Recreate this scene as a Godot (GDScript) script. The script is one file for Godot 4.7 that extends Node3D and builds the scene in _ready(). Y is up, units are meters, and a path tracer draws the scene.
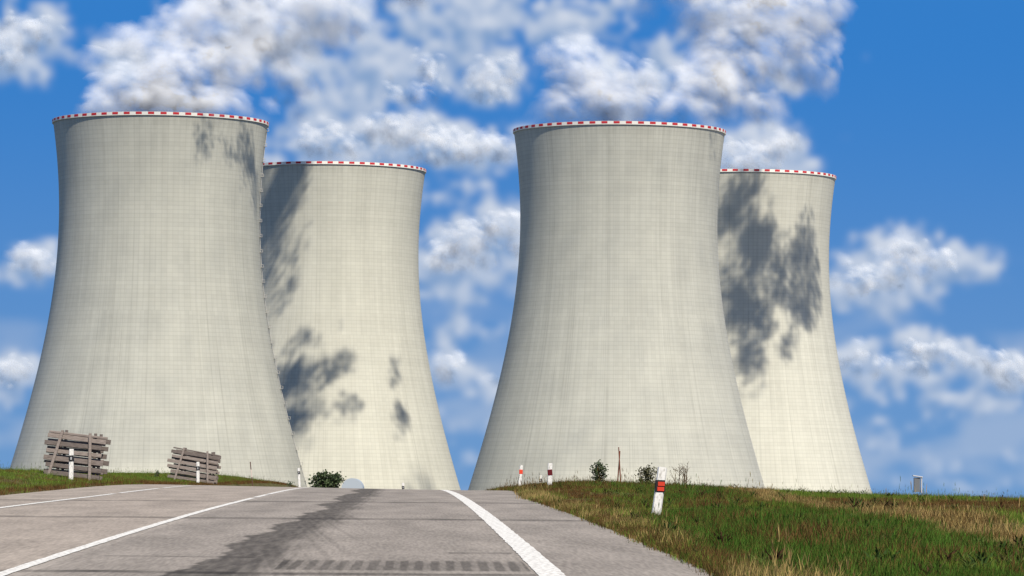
extends Node3D
# Four concrete cooling towers seen over the crest of a country road, long lens.
# World: y up, metres, road surface under the camera near y = 0, view along -Z.

const FOCAL := 4000.0            # lens in pixels of a 1024 x 576 picture
const EYE := Vector3(0, 1.3, 0)
const SUN_TURN := 22.0           # degrees to the right of straight behind the camera
const SUN_HIGH := 50.0
var cam_basis: Basis
var to_sun: Vector3
var rng := RandomNumberGenerator.new()
var taken := {}

func _ready() -> void:
	rng.seed = 11
	# ---------------------------------------------------------------- camera
	var cam := Camera3D.new()
	cam.name = "camera"
	cam.position = EYE
	cam.rotation_degrees = Vector3(2.962, 0.0, 0.45)
	cam.fov = rad_to_deg(2.0 * atan(288.0 / FOCAL))
	cam.near = 0.5
	cam.far = 60000.0
	add_child(cam)
	cam_basis = cam.basis
	# ---------------------------------------------------------------- sky
	var env := Environment.new()
	env.background_mode = Environment.BG_SKY
	env.sky = Sky.new()
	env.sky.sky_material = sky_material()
	env.background_energy_multiplier = 1.0
	env.tonemap_mode = Environment.TONE_MAPPER_LINEAR
	env.tonemap_exposure = 1.35
	env.sdfgi_enabled = true
	env.ssao_enabled = true
	env.ssil_enabled = true
	var we := WorldEnvironment.new()
	we.name = "world_environment"
	we.environment = env
	add_child(we)
	# ---------------------------------------------------------------- sun
	var a := deg_to_rad(SUN_TURN)
	var e := deg_to_rad(SUN_HIGH)
	to_sun = Vector3(sin(a) * cos(e), sin(e), cos(a) * cos(e))
	var sun := DirectionalLight3D.new()
	sun.name = "sun"
	sun.light_energy = 1.6
	sun.light_color = Color(1.0, 0.955, 0.88)
	sun.light_angular_distance = 0.5
	sun.shadow_enabled = true
	sun.directional_shadow_max_distance = 3000.0
	add_child(sun)
	sun.look_at_from_position(to_sun * 100.0, Vector3.ZERO)
	# ---------------------------------------------------------------- the place
	build_ground()
	build_bounce_yard()
	build_road()
	build_towers()
	build_plumes()
	build_clouds()
	build_veil()
	build_grass()
	build_weeds()
	build_posts()
	build_fence_stacks()
	build_shrubs()
	build_small_things()

# ==================================================================== helpers
func at(px: float, py: float, d: float) -> Vector3:
	# the point of the place at distance d that lies in the direction of a picture position
	var r := cam_basis * Vector3((px - 512.0) / FOCAL, -(py - 288.0) / FOCAL, -1.0)
	return EYE + r * (d / -r.z)

func numbered(called: String) -> String:
	if not taken.has(called):
		taken[called] = 0
		return called
	taken[called] += 1
	return "%s_%03d" % [called, taken[called]]

func tag(o: Node3D, label: String, category: String, group := "", kind := "") -> void:
	o.set_meta("label", label)
	if category != "":
		o.set_meta("category", category)
	if group != "":
		o.set_meta("group", group)
	if kind != "":
		o.set_meta("kind", kind)

func thing(called: String, where: Vector3, label: String, category: String, group := "") -> Node3D:
	var o := Node3D.new()
	o.name = numbered(called)
	o.position = where
	add_child(o)
	tag(o, label, category, group)
	return o

func part(called: String, m: Mesh, mat: Material, parent: Node, tr := Transform3D()) -> MeshInstance3D:
	var o := MeshInstance3D.new()
	o.name = called if parent != self else numbered(called)
	o.mesh = m
	o.material_override = mat
	o.transform = tr
	parent.add_child(o, true)
	return o

func mat(c: Color, rough := 0.9, spec := 0.3) -> StandardMaterial3D:
	var m := StandardMaterial3D.new()
	m.albedo_color = c.linear_to_srgb()
	m.roughness = rough
	m.metallic_specular = spec
	return m

func noise(seed_: int, freq: float, oct := 4) -> FastNoiseLite:
	var n := FastNoiseLite.new()
	n.seed = seed_
	n.noise_type = FastNoiseLite.TYPE_SIMPLEX_SMOOTH
	n.frequency = freq
	n.fractal_type = FastNoiseLite.FRACTAL_FBM
	n.fractal_octaves = oct
	return n

func mesh_from(v: PackedVector3Array, n: PackedVector3Array, uv := PackedVector2Array(), idx := PackedInt32Array(), col := PackedColorArray()) -> ArrayMesh:
	var arr := []
	arr.resize(Mesh.ARRAY_MAX)
	arr[Mesh.ARRAY_VERTEX] = v
	arr[Mesh.ARRAY_NORMAL] = n
	if uv.size():
		arr[Mesh.ARRAY_TEX_UV] = uv
	if col.size():
		arr[Mesh.ARRAY_COLOR] = col
	if idx.size():
		arr[Mesh.ARRAY_INDEX] = idx
	var m := ArrayMesh.new()
	m.add_surface_from_arrays(Mesh.PRIMITIVE_TRIANGLES, arr)
	return m

func sstep(a: float, b: float, x: float) -> float:
	var t := clampf((x - a) / (b - a), 0.0, 1.0)
	return t * t * (3.0 - 2.0 * t)

# a box with chamfered long edges, size s, centred at c, added to st with turn b
func add_box(st: SurfaceTool, c: Vector3, s: Vector3, b := Basis(), ch := 0.0) -> void:
	var h := s * 0.5
	var ring: Array[Vector2] = []
	if ch > 0.0:
		ring = [Vector2(h.x - ch, -h.z), Vector2(h.x, -h.z + ch), Vector2(h.x, h.z - ch), Vector2(h.x - ch, h.z), Vector2(-h.x + ch, h.z), Vector2(-h.x, h.z - ch), Vector2(-h.x, -h.z + ch), Vector2(-h.x + ch, -h.z)]
	else:
		ring = [Vector2(h.x, -h.z), Vector2(h.x, h.z), Vector2(-h.x, h.z), Vector2(-h.x, -h.z)]
	var k := ring.size()
	for i in k:
		var p := ring[i]
		var q := ring[(i + 1) % k]
		var a0 := c + b * Vector3(p.x, -h.y, p.y)
		var a1 := c + b * Vector3(p.x, h.y, p.y)
		var b0 := c + b * Vector3(q.x, -h.y, q.y)
		var b1 := c + b * Vector3(q.x, h.y, q.y)
		quad(st, b0, b1, a1, a0)
	for s1 in [-1.0, 1.0]:
		for i in range(1, k - 1):
			var t0 := c + b * Vector3(ring[0].x, h.y * s1, ring[0].y)
			var t1 := c + b * Vector3(ring[i].x, h.y * s1, ring[i].y)
			var t2 := c + b * Vector3(ring[i + 1].x, h.y * s1, ring[i + 1].y)
			if s1 > 0: tri(st, t0, t1, t2)
			else: tri(st, t0, t2, t1)

func quad(st: SurfaceTool, a: Vector3, b: Vector3, c: Vector3, d: Vector3) -> void:
	tri(st, a, b, c)
	tri(st, a, c, d)

func tri(st: SurfaceTool, a: Vector3, b: Vector3, c: Vector3) -> void:
	st.set_normal((c - a).cross(b - a).normalized())
	st.add_vertex(a)
	st.add_vertex(b)
	st.add_vertex(c)

func tube(st: SurfaceTool, p: Vector3, q: Vector3, r0: float, r1: float, sides := 6) -> void:
	var ax := (q - p).normalized()
	var u := ax.cross(Vector3.RIGHT if absf(ax.x) < 0.8 else Vector3.UP).normalized()
	var w := ax.cross(u)
	for i in sides:
		var t0 := TAU * i / sides
		var t1 := TAU * (i + 1) / sides
		var d0 := u * cos(t0) + w * sin(t0)
		var d1 := u * cos(t1) + w * sin(t1)
		quad(st, p + d1 * r0, p + d0 * r0, q + d0 * r1, q + d1 * r1)
	for i in range(1, sides - 1):
		var e0 := u
		var e1 := u * cos(TAU * i / sides) + w * sin(TAU * i / sides)
		var e2 := u * cos(TAU * (i + 1) / sides) + w * sin(TAU * (i + 1) / sides)
		tri(st, q + e0 * r1, q + e2 * r1, q + e1 * r1)

func begin() -> SurfaceTool:
	var st := SurfaceTool.new()
	st.begin(Mesh.PRIMITIVE_TRIANGLES)
	return st

# ==================================================================== sky
var n_big: FastNoiseLite
var n_mid: FastNoiseLite
var n_puff: FastNoiseLite
var n_low: FastNoiseLite
# the fair-weather clouds low in the view: centre and half sizes in lens pixels (1 pixel = 1/4000 rad), thickness
const CLOUDS: Array = [[300, 30, 120, 60, 0.6], [430, 45, 130, 55, 0.55], [560, 30, 110, 40, 0.5], [370, 150, 120, 40, 0.7], [660, 60, 120, 60, 0.45], [10, 46, 46, 36, 1.0], [44, 30, 24, 20, 0.9], [128, 58, 44, 28, 0.8], [34, 260, 32, 20, 1.0], [8, 274, 22, 12, 0.6], [14, 372, 30, 22, 0.9], [0, 398, 24, 12, 0.5],
	[330, 138, 60, 30, 0.9], [400, 140, 70, 34, 1.0], [470, 150, 64, 26, 1.0], [395, 70, 54, 40, 1.0], [350, 105, 70, 36, 0.7], [492, 78, 34, 32, 0.95], [505, 60, 20, 18, 0.8], [470, 20, 100, 34, 0.75], [580, 20, 90, 30, 0.55], [310, 60, 56, 50, 0.6], [440, 185, 60, 22, 0.45],
	[470, 258, 56, 40, 1.0], [502, 228, 32, 30, 1.0], [440, 262, 34, 26, 0.9], [520, 262, 28, 40, 0.9], [470, 292, 66, 16, 0.5], [460, 332, 60, 20, 0.45], [450, 372, 34, 24, 0.75], [486, 385, 30, 24, 0.5], [465, 425, 50, 18, 0.35], [470, 460, 60, 14, 0.3],
	[745, 156, 32, 28, 1.3], [783, 150, 32, 26, 1.3], [765, 165, 52, 18, 1.3],
	[885, 278, 54, 38, 1.0], [905, 250, 34, 24, 1.0], [858, 290, 36, 28, 0.9], [948, 264, 44, 20, 0.8], [985, 268, 26, 12, 0.6], [890, 308, 60, 18, 0.5],
	[858, 358, 32, 20, 0.9], [922, 350, 44, 22, 1.0], [890, 374, 70, 18, 0.7], [980, 366, 52, 20, 0.75], [1014, 372, 32, 28, 1.0], [955, 395, 90, 18, 0.5], [1010, 402, 60, 16, 0.5], [884, 443, 20, 12, 0.6], [938, 462, 32, 18, 0.5], [912, 480, 46, 14, 0.4], [1000, 455, 46, 16, 0.35], [970, 485, 70, 10, 0.35], [870, 420, 60, 14, 0.25]]

func cloud_at(px: float, py: float) -> float:
	var f := -1.0
	for c: Array in CLOUDS:
		var dx := (px - float(c[0])) / (float(c[2]) * 1.18)
		if absf(dx) > 1.7:
			continue
		var dy := (py - float(c[1])) / (float(c[3]) * 1.18)
		if absf(dy) > 1.7:
			continue
		f = maxf(f, (1.0 - sqrt(dx * dx + dy * dy)) * 0.9 * float(c[4]) + 0.15 * (float(c[4]) - 1.0))
	if f < -0.7:
		return 0.0
	f += 0.42 * n_mid.get_noise_2d(px, py) + 0.30 * n_puff.get_noise_2d(px, py)
	return f

func sky_colour(dir: Vector3, close: bool) -> Vector3:
	var zen := Vector3(0.016, 0.088, 0.29)
	var mid := Vector3(0.027, 0.155, 0.435)
	var low := Vector3(0.125, 0.250, 0.455)
	var deg := rad_to_deg(asin(clampf(dir.y, -1.0, 1.0)))
	if deg <= 0.0:
		return low * 0.8
	var c := low.lerp(mid, sstep(-1.5, 7.0, deg)) if deg < 7.0 else mid.lerp(zen, sstep(7.0, 70.0, deg))
	# scattered clouds over the unseen sky, thickened and brightened as fill light
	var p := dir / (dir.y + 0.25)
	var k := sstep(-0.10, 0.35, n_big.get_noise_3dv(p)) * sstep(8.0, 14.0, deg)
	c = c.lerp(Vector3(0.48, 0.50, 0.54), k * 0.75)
	if not close:
		return c
	var v := cam_basis.inverse() * dir
	if v.z > -0.5:
		return c
	var px := 512.0 + FOCAL * v.x / -v.z
	var py := 288.0 - FOCAL * v.y / -v.z
	# thin layered haze near the horizon
	var h := n_low.get_noise_2d(px * 0.5, py * 1.6)
	c = c.lerp(Vector3(0.32, 0.39, 0.51), 0.55 * sstep(0.0, 0.55, h + 0.12) * sstep(230.0, 420.0, py))
	var f := cloud_at(px, py)
	if f > 0.0:
		var up := cloud_at(px + 4.0, py - 10.0)
		var lit := clampf(0.42 + 1.3 * (f - up) + 0.45 * n_puff.get_noise_2d(px + 300.0, py), 0.0, 1.0)
		var body := Vector3(0.185, 0.28, 0.445).lerp(Vector3(0.49, 0.53, 0.60), lit)
		c = c.lerp(body, sstep(0.0, 0.34, f) * (0.92 - 0.45 * sstep(385.0, 470.0, py)))
	return c

func sky_material() -> PanoramaSkyMaterial:
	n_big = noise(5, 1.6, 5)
	n_mid = noise(6, 0.016, 4)
	n_puff = noise(7, 0.045, 2)
	n_low = noise(9, 0.010, 3)
	var img := Image.create(512, 256, false, Image.FORMAT_RGBF)
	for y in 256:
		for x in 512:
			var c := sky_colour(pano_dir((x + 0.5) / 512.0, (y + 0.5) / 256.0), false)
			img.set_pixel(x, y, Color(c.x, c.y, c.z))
	img.resize(4096, 2048, Image.INTERPOLATE_CUBIC)
	for y in range(880, 1024):
		for x in range(-140, 140):
			var c := sky_colour(pano_dir((x + 0.5) / 4096.0, (y + 0.5) / 2048.0), true)
			img.set_pixel(posmod(x, 4096), y, Color(c.x, c.y, c.z))
	var m := PanoramaSkyMaterial.new()
	m.panorama = ImageTexture.create_from_image(img)
	m.filter = true
	return m

func pano_dir(u: float, v: float) -> Vector3:
	# the left edge of the panorama looks along -Z
	var az := u * TAU
	var el := (0.5 - v) * PI
	return Vector3(sin(az) * cos(el), sin(el), -cos(az) * cos(el))

# ==================================================================== terrain
# height of the road's crown at distance d (a convex crest near 120 m, then falling towards the works)
func prof(d: float) -> float:
	var r: float
	if d < 36.0:
		r = -0.4495 + (d - 36.0) * 0.0125 - 0.000075 * (36.0 - d) * (36.0 - d)
	elif d < 350.0:
		r = -0.4495 + (d - 36.0) * 0.0125 - 0.0000665 * (d - 36.0) * (d - 36.0)
	else:
		r = -0.4495 + 314.0 * 0.0125 - 0.0000665 * 314.0 * 314.0 - (d - 350.0) * 0.0293
	return EYE.y + maxf(r, -13.0)

func line_x(d: float) -> float:        # the right edge line
	return 1.0 - 0.0255 * d + 0.00006 * maxf(d - 110.0, 0.0) ** 2

func right_edge(d: float) -> float:
	return line_x(d) + 1.18 + 0.75 * sstep(70.0, 115.0, d)

func left_edge(d: float) -> float:
	return line_x(d) - 8.3

# the carriageway leans up to its left side over the crest
func tilt(x: float, d: float) -> float:
	return 0.012 * clampf(line_x(d) - x, 0.0, 9.0) * sstep(65.0, 108.0, d)

var rough_noise: FastNoiseLite
func land(x: float, d: float) -> float:
	if rough_noise == null:
		rough_noise = noise(31, 0.16, 3)
	var y := prof(d) + tilt(x, d)
	if d > 600.0:
		return y
	var s := x - right_edge(d)
	var l := left_edge(d) - x
	if s > 0.0:
		y += 0.02 * sstep(0.0, 0.5, s) + 0.13 * sstep(0.2, 1.6, s) * (1.0 - sstep(3.0, 8.0, s)) * sstep(70.0, 105.0, d)
		y -= 0.22 * sstep(4.0, 15.0, s) * sstep(40.0, 110.0, d)
		y += 0.09 * rough_noise.get_noise_2d(x * 1.4, d) * sstep(0.0, 1.0, s)
	elif l > 0.0:
		y += 0.04 * sstep(0.0, 0.5, l) + 0.26 * sstep(0.4, 3.0, l)
		y += 0.80 * sstep(130.0, 235.0, d)
		y += 0.05 * rough_noise.get_noise_2d(x, d) * sstep(0.0, 1.0, l)
	else:
		y -= 0.06
	return y

func build_ground() -> void:
	var ds: Array[float] = []
	var d := -30.0
	while d < 25000.0:
		ds.append(d)
		d += 1.0 if d < 180.0 else maxf(1.0, (d - 160.0) * 0.12)
	var cols: Array[float] = []
	for i in 161:
		var t := (i - 80) / 80.0
		cols.append(t)
	var v := PackedVector3Array()
	var n := PackedVector3Array()
	var idx := PackedInt32Array()
	for dd in ds:
		var spread := 42.0 + maxf(dd - 160.0, 0.0) * 0.9
		for t in cols:
			var x := signf(t) * spread * (0.55 * absf(t) + 0.45 * absf(t) ** 3.0) - 4.0
			v.append(Vector3(x, land(x, dd), -dd))
			var e := 0.25
			n.append(Vector3(-(land(x + e, dd) - land(x - e, dd)) / (2 * e), 1.0, (land(x, dd + e) - land(x, dd - e)) / (2 * e)).normalized())
	var w := cols.size()
	for r in ds.size() - 1:
		for c in w - 1:
			var i := r * w + c
			idx.append_array([i, i + w, i + w + 1, i, i + w + 1, i + 1])
	var m := mat(Color(1, 1, 1), 1.0, 0.1)
	var nt := NoiseTexture2D.new()
	nt.width = 512
	nt.height = 512
	nt.seamless = true
	nt.noise = noise(3, 0.012, 5)
	var g := Gradient.new()
	g.set_color(0, Color(0.045, 0.055, 0.02).linear_to_srgb())
	g.set_color(1, Color(0.13, 0.10, 0.05).linear_to_srgb())
	nt.color_ramp = g
	m.albedo_texture = nt
	m.uv1_triplanar = true
	m.uv1_world_triplanar = true
	m.uv1_scale = Vector3(0.4, 0.4, 0.4)
	var o := part("ground", mesh_from(v, n, PackedVector2Array(), idx), m, self)
	tag(o, "gently rounded meadow ground falling away behind the road crest", "ground", "", "structure")

func build_bounce_yard() -> void:  # unseen pale sheet added to throw fill light up onto the towers
	var st := begin()
	var y := prof(1500.0) + 0.06
	quad(st, Vector3(-520, y, -1330), Vector3(-520, y, -2250), Vector3(520, y, -2250), Vector3(520, y, -1330))
	var m := mat(Color(0.30, 0.28, 0.24), 0.95, 0.1)
	tag(part("bounce_yard", st.commit(), m, self), "pale gravelled yard, unseen, added to bounce light onto the cooling towers", "yard", "", "structure")

# ==================================================================== road
const ROAD_D0 := 18.0
const ROAD_D1 := 150.0
func road_strip(x0: Callable, x1: Callable, d0: float, d1: float, step: float, lift: float, nacross := 1) -> ArrayMesh:
	var v := PackedVector3Array()
	var n := PackedVector3Array()
	var uv := PackedVector2Array()
	var idx := PackedInt32Array()
	var rows := int(ceil((d1 - d0) / step)) + 1
	for r in rows:
		var d := minf(d0 + r * step, d1)
		var a: float = x0.call(d)
		var b: float = x1.call(d)
		for c in nacross + 1:
			var x := lerpf(a, b, float(c) / nacross)
			v.append(Vector3(x, prof(d) + tilt(x, d) + lift, -d))
			n.append(Vector3(0, 1.0, (prof(d + 0.3) - prof(d - 0.3)) / 0.6).normalized())
			uv.append(Vector2((x - line_x(d) + 8.3) / 9.48, clampf((d - ROAD_D0) / (ROAD_D1 - ROAD_D0), 0.0, 1.0)))
	var w := nacross + 1
	for r in rows - 1:
		for c in nacross:
			var i := r * w + c
			idx.append_array([i, i + w, i + w + 1, i, i + w + 1, i + 1])
	return mesh_from(v, n, uv, idx)

func road_texture() -> ImageTexture:
	# u 0..1 from the left to the right edge of the tarmac, v 0..1 from ROAD_D0 to ROAD_D1
	var w := 768
	var h := 2048
	var data := PackedByteArray()
	data.resize(w * h * 3)
	var fine := noise(71, 0.9, 2)
	var blot := noise(72, 0.02, 4)
	var rag := noise(73, 0.22, 3)
	var streak := noise(74, 1.0, 2)
	var width := 9.48
	for j in h:
		var d := ROAD_D0 + (j + 0.5) / h * (ROAD_D1 - ROAD_D0)
		# the strip of dark bitumen left along the middle of the lane
		var mid := lerpf(-2.2, -1.92, sstep(36.0, 72.0, d)) + 0.15 * rag.get_noise_2d(d * 0.35, 9.0)
		var left_cut := mid - 0.30 + 0.26 * rag.get_noise_2d(d * 0.7, 31.0) + 0.05 * fine.get_noise_2d(d * 2.0, 5.0)
		var right_cut := mid + 0.24 + 0.16 * rag.get_noise_2d(d * 0.8, 57.0)
		for i in w:
			var x := (i + 0.5) / w * width - 8.3   # from the right edge line
			var g := 0.235 + 0.06 * fine.get_noise_2d(x * 30.0, d * 1.3) + 0.06 * blot.get_noise_2d(x * 60.0, d * 9.0) + 0.045 * fine.get_noise_2d(i * 1.0, j * 1.0) + 0.03 * (rng.randf() - 0.5)
			var warm := 1.03 if x < -3.75 else 1.0
			if x > -3.6:
				g *= 0.86
			# wheel tracks, a little polished
			for tx: float in [-3.0, -1.1, -6.6, -4.9]:
				g *= 1.0 - 0.07 * exp(-pow((x - tx) / 0.22, 2.0))
			# bitumen strip
			var k := sstep(left_cut - 0.03, left_cut + 0.03, x) * (1.0 - sstep(right_cut - 0.20, right_cut + 0.20, x + 0.12 * streak.get_noise_2d(x * 9.0, d * 0.15)))
			g = lerpf(g, 0.062 + 0.04 * fine.get_noise_2d(x * 12.0, d * 0.8) + 0.03 * fine.get_noise_2d(i * 1.3, j * 0.7), k * 0.85)
			# fainter drag marks to the right of it
			var s := sstep(0.1, 0.5, streak.get_noise_2d(x * 7.0 + d * 0.35, d * 0.04)) * (1.0 - sstep(-1.9, -1.2, x)) * sstep(-2.3, -2.1, x) * (1.0 - sstep(48.0, 60.0, d))
			g *= 1.0 - 0.20 * s
			# seams sealed across the tarmac
			for q: Array in [[48.5, 0.7, -9.0, 1.2, 0.5], [66.0, 0.9, -9.0, 1.2, 0.5], [86.0, 1.2, -3.5, 1.2, 0.25], [28.0, 0.30, -4.0, -0.1, 0.6], [31.6, 0.16, -3.4, -2.2, 0.5], [33.4, 0.30, -0.66, -0.14, 0.5]]:
				if x > q[2] and x < q[3]:
					var dq: float = absf(d - q[0] - 0.35 * rag.get_noise_2d(x * 1.5, q[0] * 7.0) - 0.12 * x * (1.0 if q[0] > 50.0 else 0.1))
					g *= 1.0 - float(q[4]) * (1.0 - sstep(float(q[1]) * 0.5, float(q[1]) * 1.1, dq)) * (0.75 + 0.5 * rag.get_noise_2d(x * 8.0, q[0]))
			# comb of tread prints near the bottom seam
			if d > 28.5 and d < 31.2 and x > -1.95 and x < -0.12:
				var comb := sstep(0.25, 0.40, absf(fposmod(x * 9.0 - d * 0.06 + 0.5 * rag.get_noise_2d(x * 3.0, 11.0), 1.0) - 0.5) * 2.0 * 0.75 + 0.12 * rag.get_noise_2d(x * 10.0, d * 4.0))
				g *= 1.0 - 0.25 * sstep(28.5, 28.8, d) * (1.0 - sstep(30.4, 31.2, d))
				g *= 1.0 - (0.4 + 0.3 * rag.get_noise_2d(x * 2.0, 77.0)) * comb * sstep(28.5, 28.8, d) * (1.0 - sstep(30.8, 31.2, d))
			var o := (j * w + i) * 3
			g = maxf(g, 0.02)
			data[o] = int(clampf(pow(g * 1.085 * warm, 0.4545) * 255.0, 0, 255))
			data[o + 1] = int(clampf(pow(g * 0.985, 0.4545) * 255.0, 0, 255))
			data[o + 2] = int(clampf(pow(g * 0.885 / warm, 0.4545) * 255.0, 0, 255))
	return ImageTexture.create_from_image(Image.create_from_data(w, h, false, Image.FORMAT_RGB8, data))

func build_road() -> void:
	var m := StandardMaterial3D.new()
	m.albedo_texture = road_texture()
	m.roughness = 0.95
	m.metallic_specular = 0.15
	m.texture_repeat = false
	var road := part("road", road_strip(left_edge, right_edge, -10.0, 420.0, 1.5, 0.0, 12), m, self)
	tag(road, "worn grey asphalt road rising to a crest with dark bitumen repairs", "road", "", "structure")
	# painted lines, ragged and worn at their edges
	var white := mat(Color(0.62, 0.62, 0.60), 0.85, 0.2)
	var nt := NoiseTexture2D.new()
	nt.width = 512
	nt.height = 512
	nt.seamless = true
	nt.noise = noise(18, 0.03, 5)
	var g := Gradient.new()
	g.set_color(0, Color(0.26, 0.25, 0.235).linear_to_srgb())
	g.set_color(1, Color(0.60, 0.60, 0.58).linear_to_srgb())
	g.set_offset(1, 0.55)
	nt.color_ramp = g
	white.albedo_color = Color.WHITE
	white.albedo_texture = nt
	white.uv1_triplanar = true
	white.uv1_world_triplanar = true
	white.uv1_scale = Vector3(1.2, 1.2, 0.5)
	var wob := noise(19, 0.5, 3)
	var strip := func(off: float, half: float, d0: float, d1: float, called: String) -> void:
		var l := func(d: float) -> float: return line_x(d) + off - half + 0.012 * wob.get_noise_2d(d * 3.0, off)
		var r := func(d: float) -> float: return line_x(d) + off + half + 0.012 * wob.get_noise_2d(d * 3.0, off + 50.0)
		part(called, road_strip(l, r, d0, d1, 0.35, 0.005), white, road)
	strip.call(0.0, 0.095, 18.0, 400.0, "edge_line")
	strip.call(-3.75, 0.052, 18.0, 71.0, "centre_line")
	strip.call(-3.75, 0.052, 72.2, 78.0, "centre_line")
	strip.call(-3.75, 0.052, 78.8, 300.0, "centre_line")
	strip.call(-6.62, 0.055, 40.0, 76.5, "edge_line")
	strip.call(-6.62, 0.055, 78.0, 90.0, "edge_line")
	strip.call(-6.62, 0.055, 92.0, 104.0, "edge_line")
	strip.call(-6.62, 0.055, 107.0, 300.0, "edge_line")

# ==================================================================== towers
const RIM := 152.0      # height of the rim above the eye
const FOOT := -4.0
func shell_r(y: float) -> float:
	var q := (y - 114.0) / 97.0
	return 40.3 * sqrt(1.0 + q * q)

func concrete_texture(w: int, h: int) -> ImageTexture:
	# u once round the shell, v down from the rim: cast lifts and formwork panels, streaks and weather stains
	var data := PackedByteArray()
	data.resize(w * h * 3)
	var cols := 116
	var lifts := 94
	var tone := PackedFloat32Array()
	tone.resize(cols * lifts)
	var r := RandomNumberGenerator.new()
	r.seed = 5
	var lift_tone := PackedFloat32Array()
	for i in lifts:
		lift_tone.append(r.randf_range(-0.022, 0.022))
	var col_tone := PackedFloat32Array()
	for i in cols:
		col_tone.append(r.randf_range(-0.02, 0.02))
	for i in cols * lifts:
		tone[i] = r.randf_range(-0.022, 0.022)
	var blot := noise(41, 1.0, 4)
	var run := noise(42, 1.0, 4)
	for j in h:
		var v := (j + 0.5) / h
		var fl := v * lifts
		var il := int(fl)
		var dl := minf(fl - il, 1.0 - (fl - il)) * h / float(lifts)     # pixels from the lift joint
		for i in w:
			var u := (i + 0.5) / w
			var fc := u * (116.0 if v < 0.5 else 174.0)
			var ic := int(fc) % cols
			var dc := minf(fc - floorf(fc), 1.0 - (fc - floorf(fc))) * w / float(cols)
			var ang := u * TAU
			var cx := cos(ang) * 6.0
			var cy := sin(ang) * 6.0
			var g := 1.0 + tone[il * cols + ic] + lift_tone[il] + col_tone[ic]
			g += 0.07 * blot.get_noise_3d(cx * 0.5, cy * 0.5, v * 5.0)
			g += 0.06 * run.get_noise_3d(cx * 2.2, cy * 2.2, v * 2.2)
			if dl < 1.4:
				g *= 1.0 - 0.14 * (1.0 - dl / 1.4)
			if dc < 2.2:
				g *= 1.0 - 0.085 * (1.0 - dc / 2.2)
			# darker runs below the rim, with ragged lower ends
			var end := 0.035 + 0.05 * run.get_noise_3d(cx * 4.0, cy * 4.0, 7.0)
			if v < end:
				g *= 0.86 + 0.14 * v / end
			# long water runs, few and narrow
			var rr := run.get_noise_3d(cx * 9.0, cy * 9.0, 3.0 + v * 0.25)
			if rr > 0.22:
				g *= 1.0 - 0.22 * sstep(0.22, 0.5, rr) * (0.5 + 0.5 * blot.get_noise_3d(cx, cy, v * 9.0))
			var o := (j * w + i) * 3
			var base := 0.46 * g
			data[o] = int(clampf(pow(base * 0.99, 0.4545) * 255.0, 0, 255))
			data[o + 1] = int(clampf(pow(base * 1.0, 0.4545) * 255.0, 0, 255))
			data[o + 2] = int(clampf(pow(base * 0.89, 0.4545) * 255.0, 0, 255))
	return ImageTexture.create_from_image(Image.create_from_data(w, h, false, Image.FORMAT_RGB8, data))

func lathe(profile: Array[Vector2], seg: int, v_of: Callable) -> ArrayMesh:
	var v := PackedVector3Array()
	var n := PackedVector3Array()
	var uv := PackedVector2Array()
	var idx := PackedInt32Array()
	for k in profile.size():
		var p := profile[k]
		var p0 := profile[maxi(k - 1, 0)]
		var p1 := profile[mini(k + 1, profile.size() - 1)]
		var t := (p1 - p0).normalized()
		for s in seg + 1:
			var a := TAU * s / seg
			v.append(Vector3(sin(a) * p.x, p.y, cos(a) * p.x))
			n.append(Vector3(sin(a) * t.y, -t.x, cos(a) * t.y))
			uv.append(Vector2(float(s) / seg, v_of.call(p.y)))
	for k in profile.size() - 1:
		for s in seg:
			var i := k * (seg + 1) + s
			idx.append_array([i, i + seg + 1, i + seg + 2, i, i + seg + 2, i + 1])
	return mesh_from(v, n, uv, idx)

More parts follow.
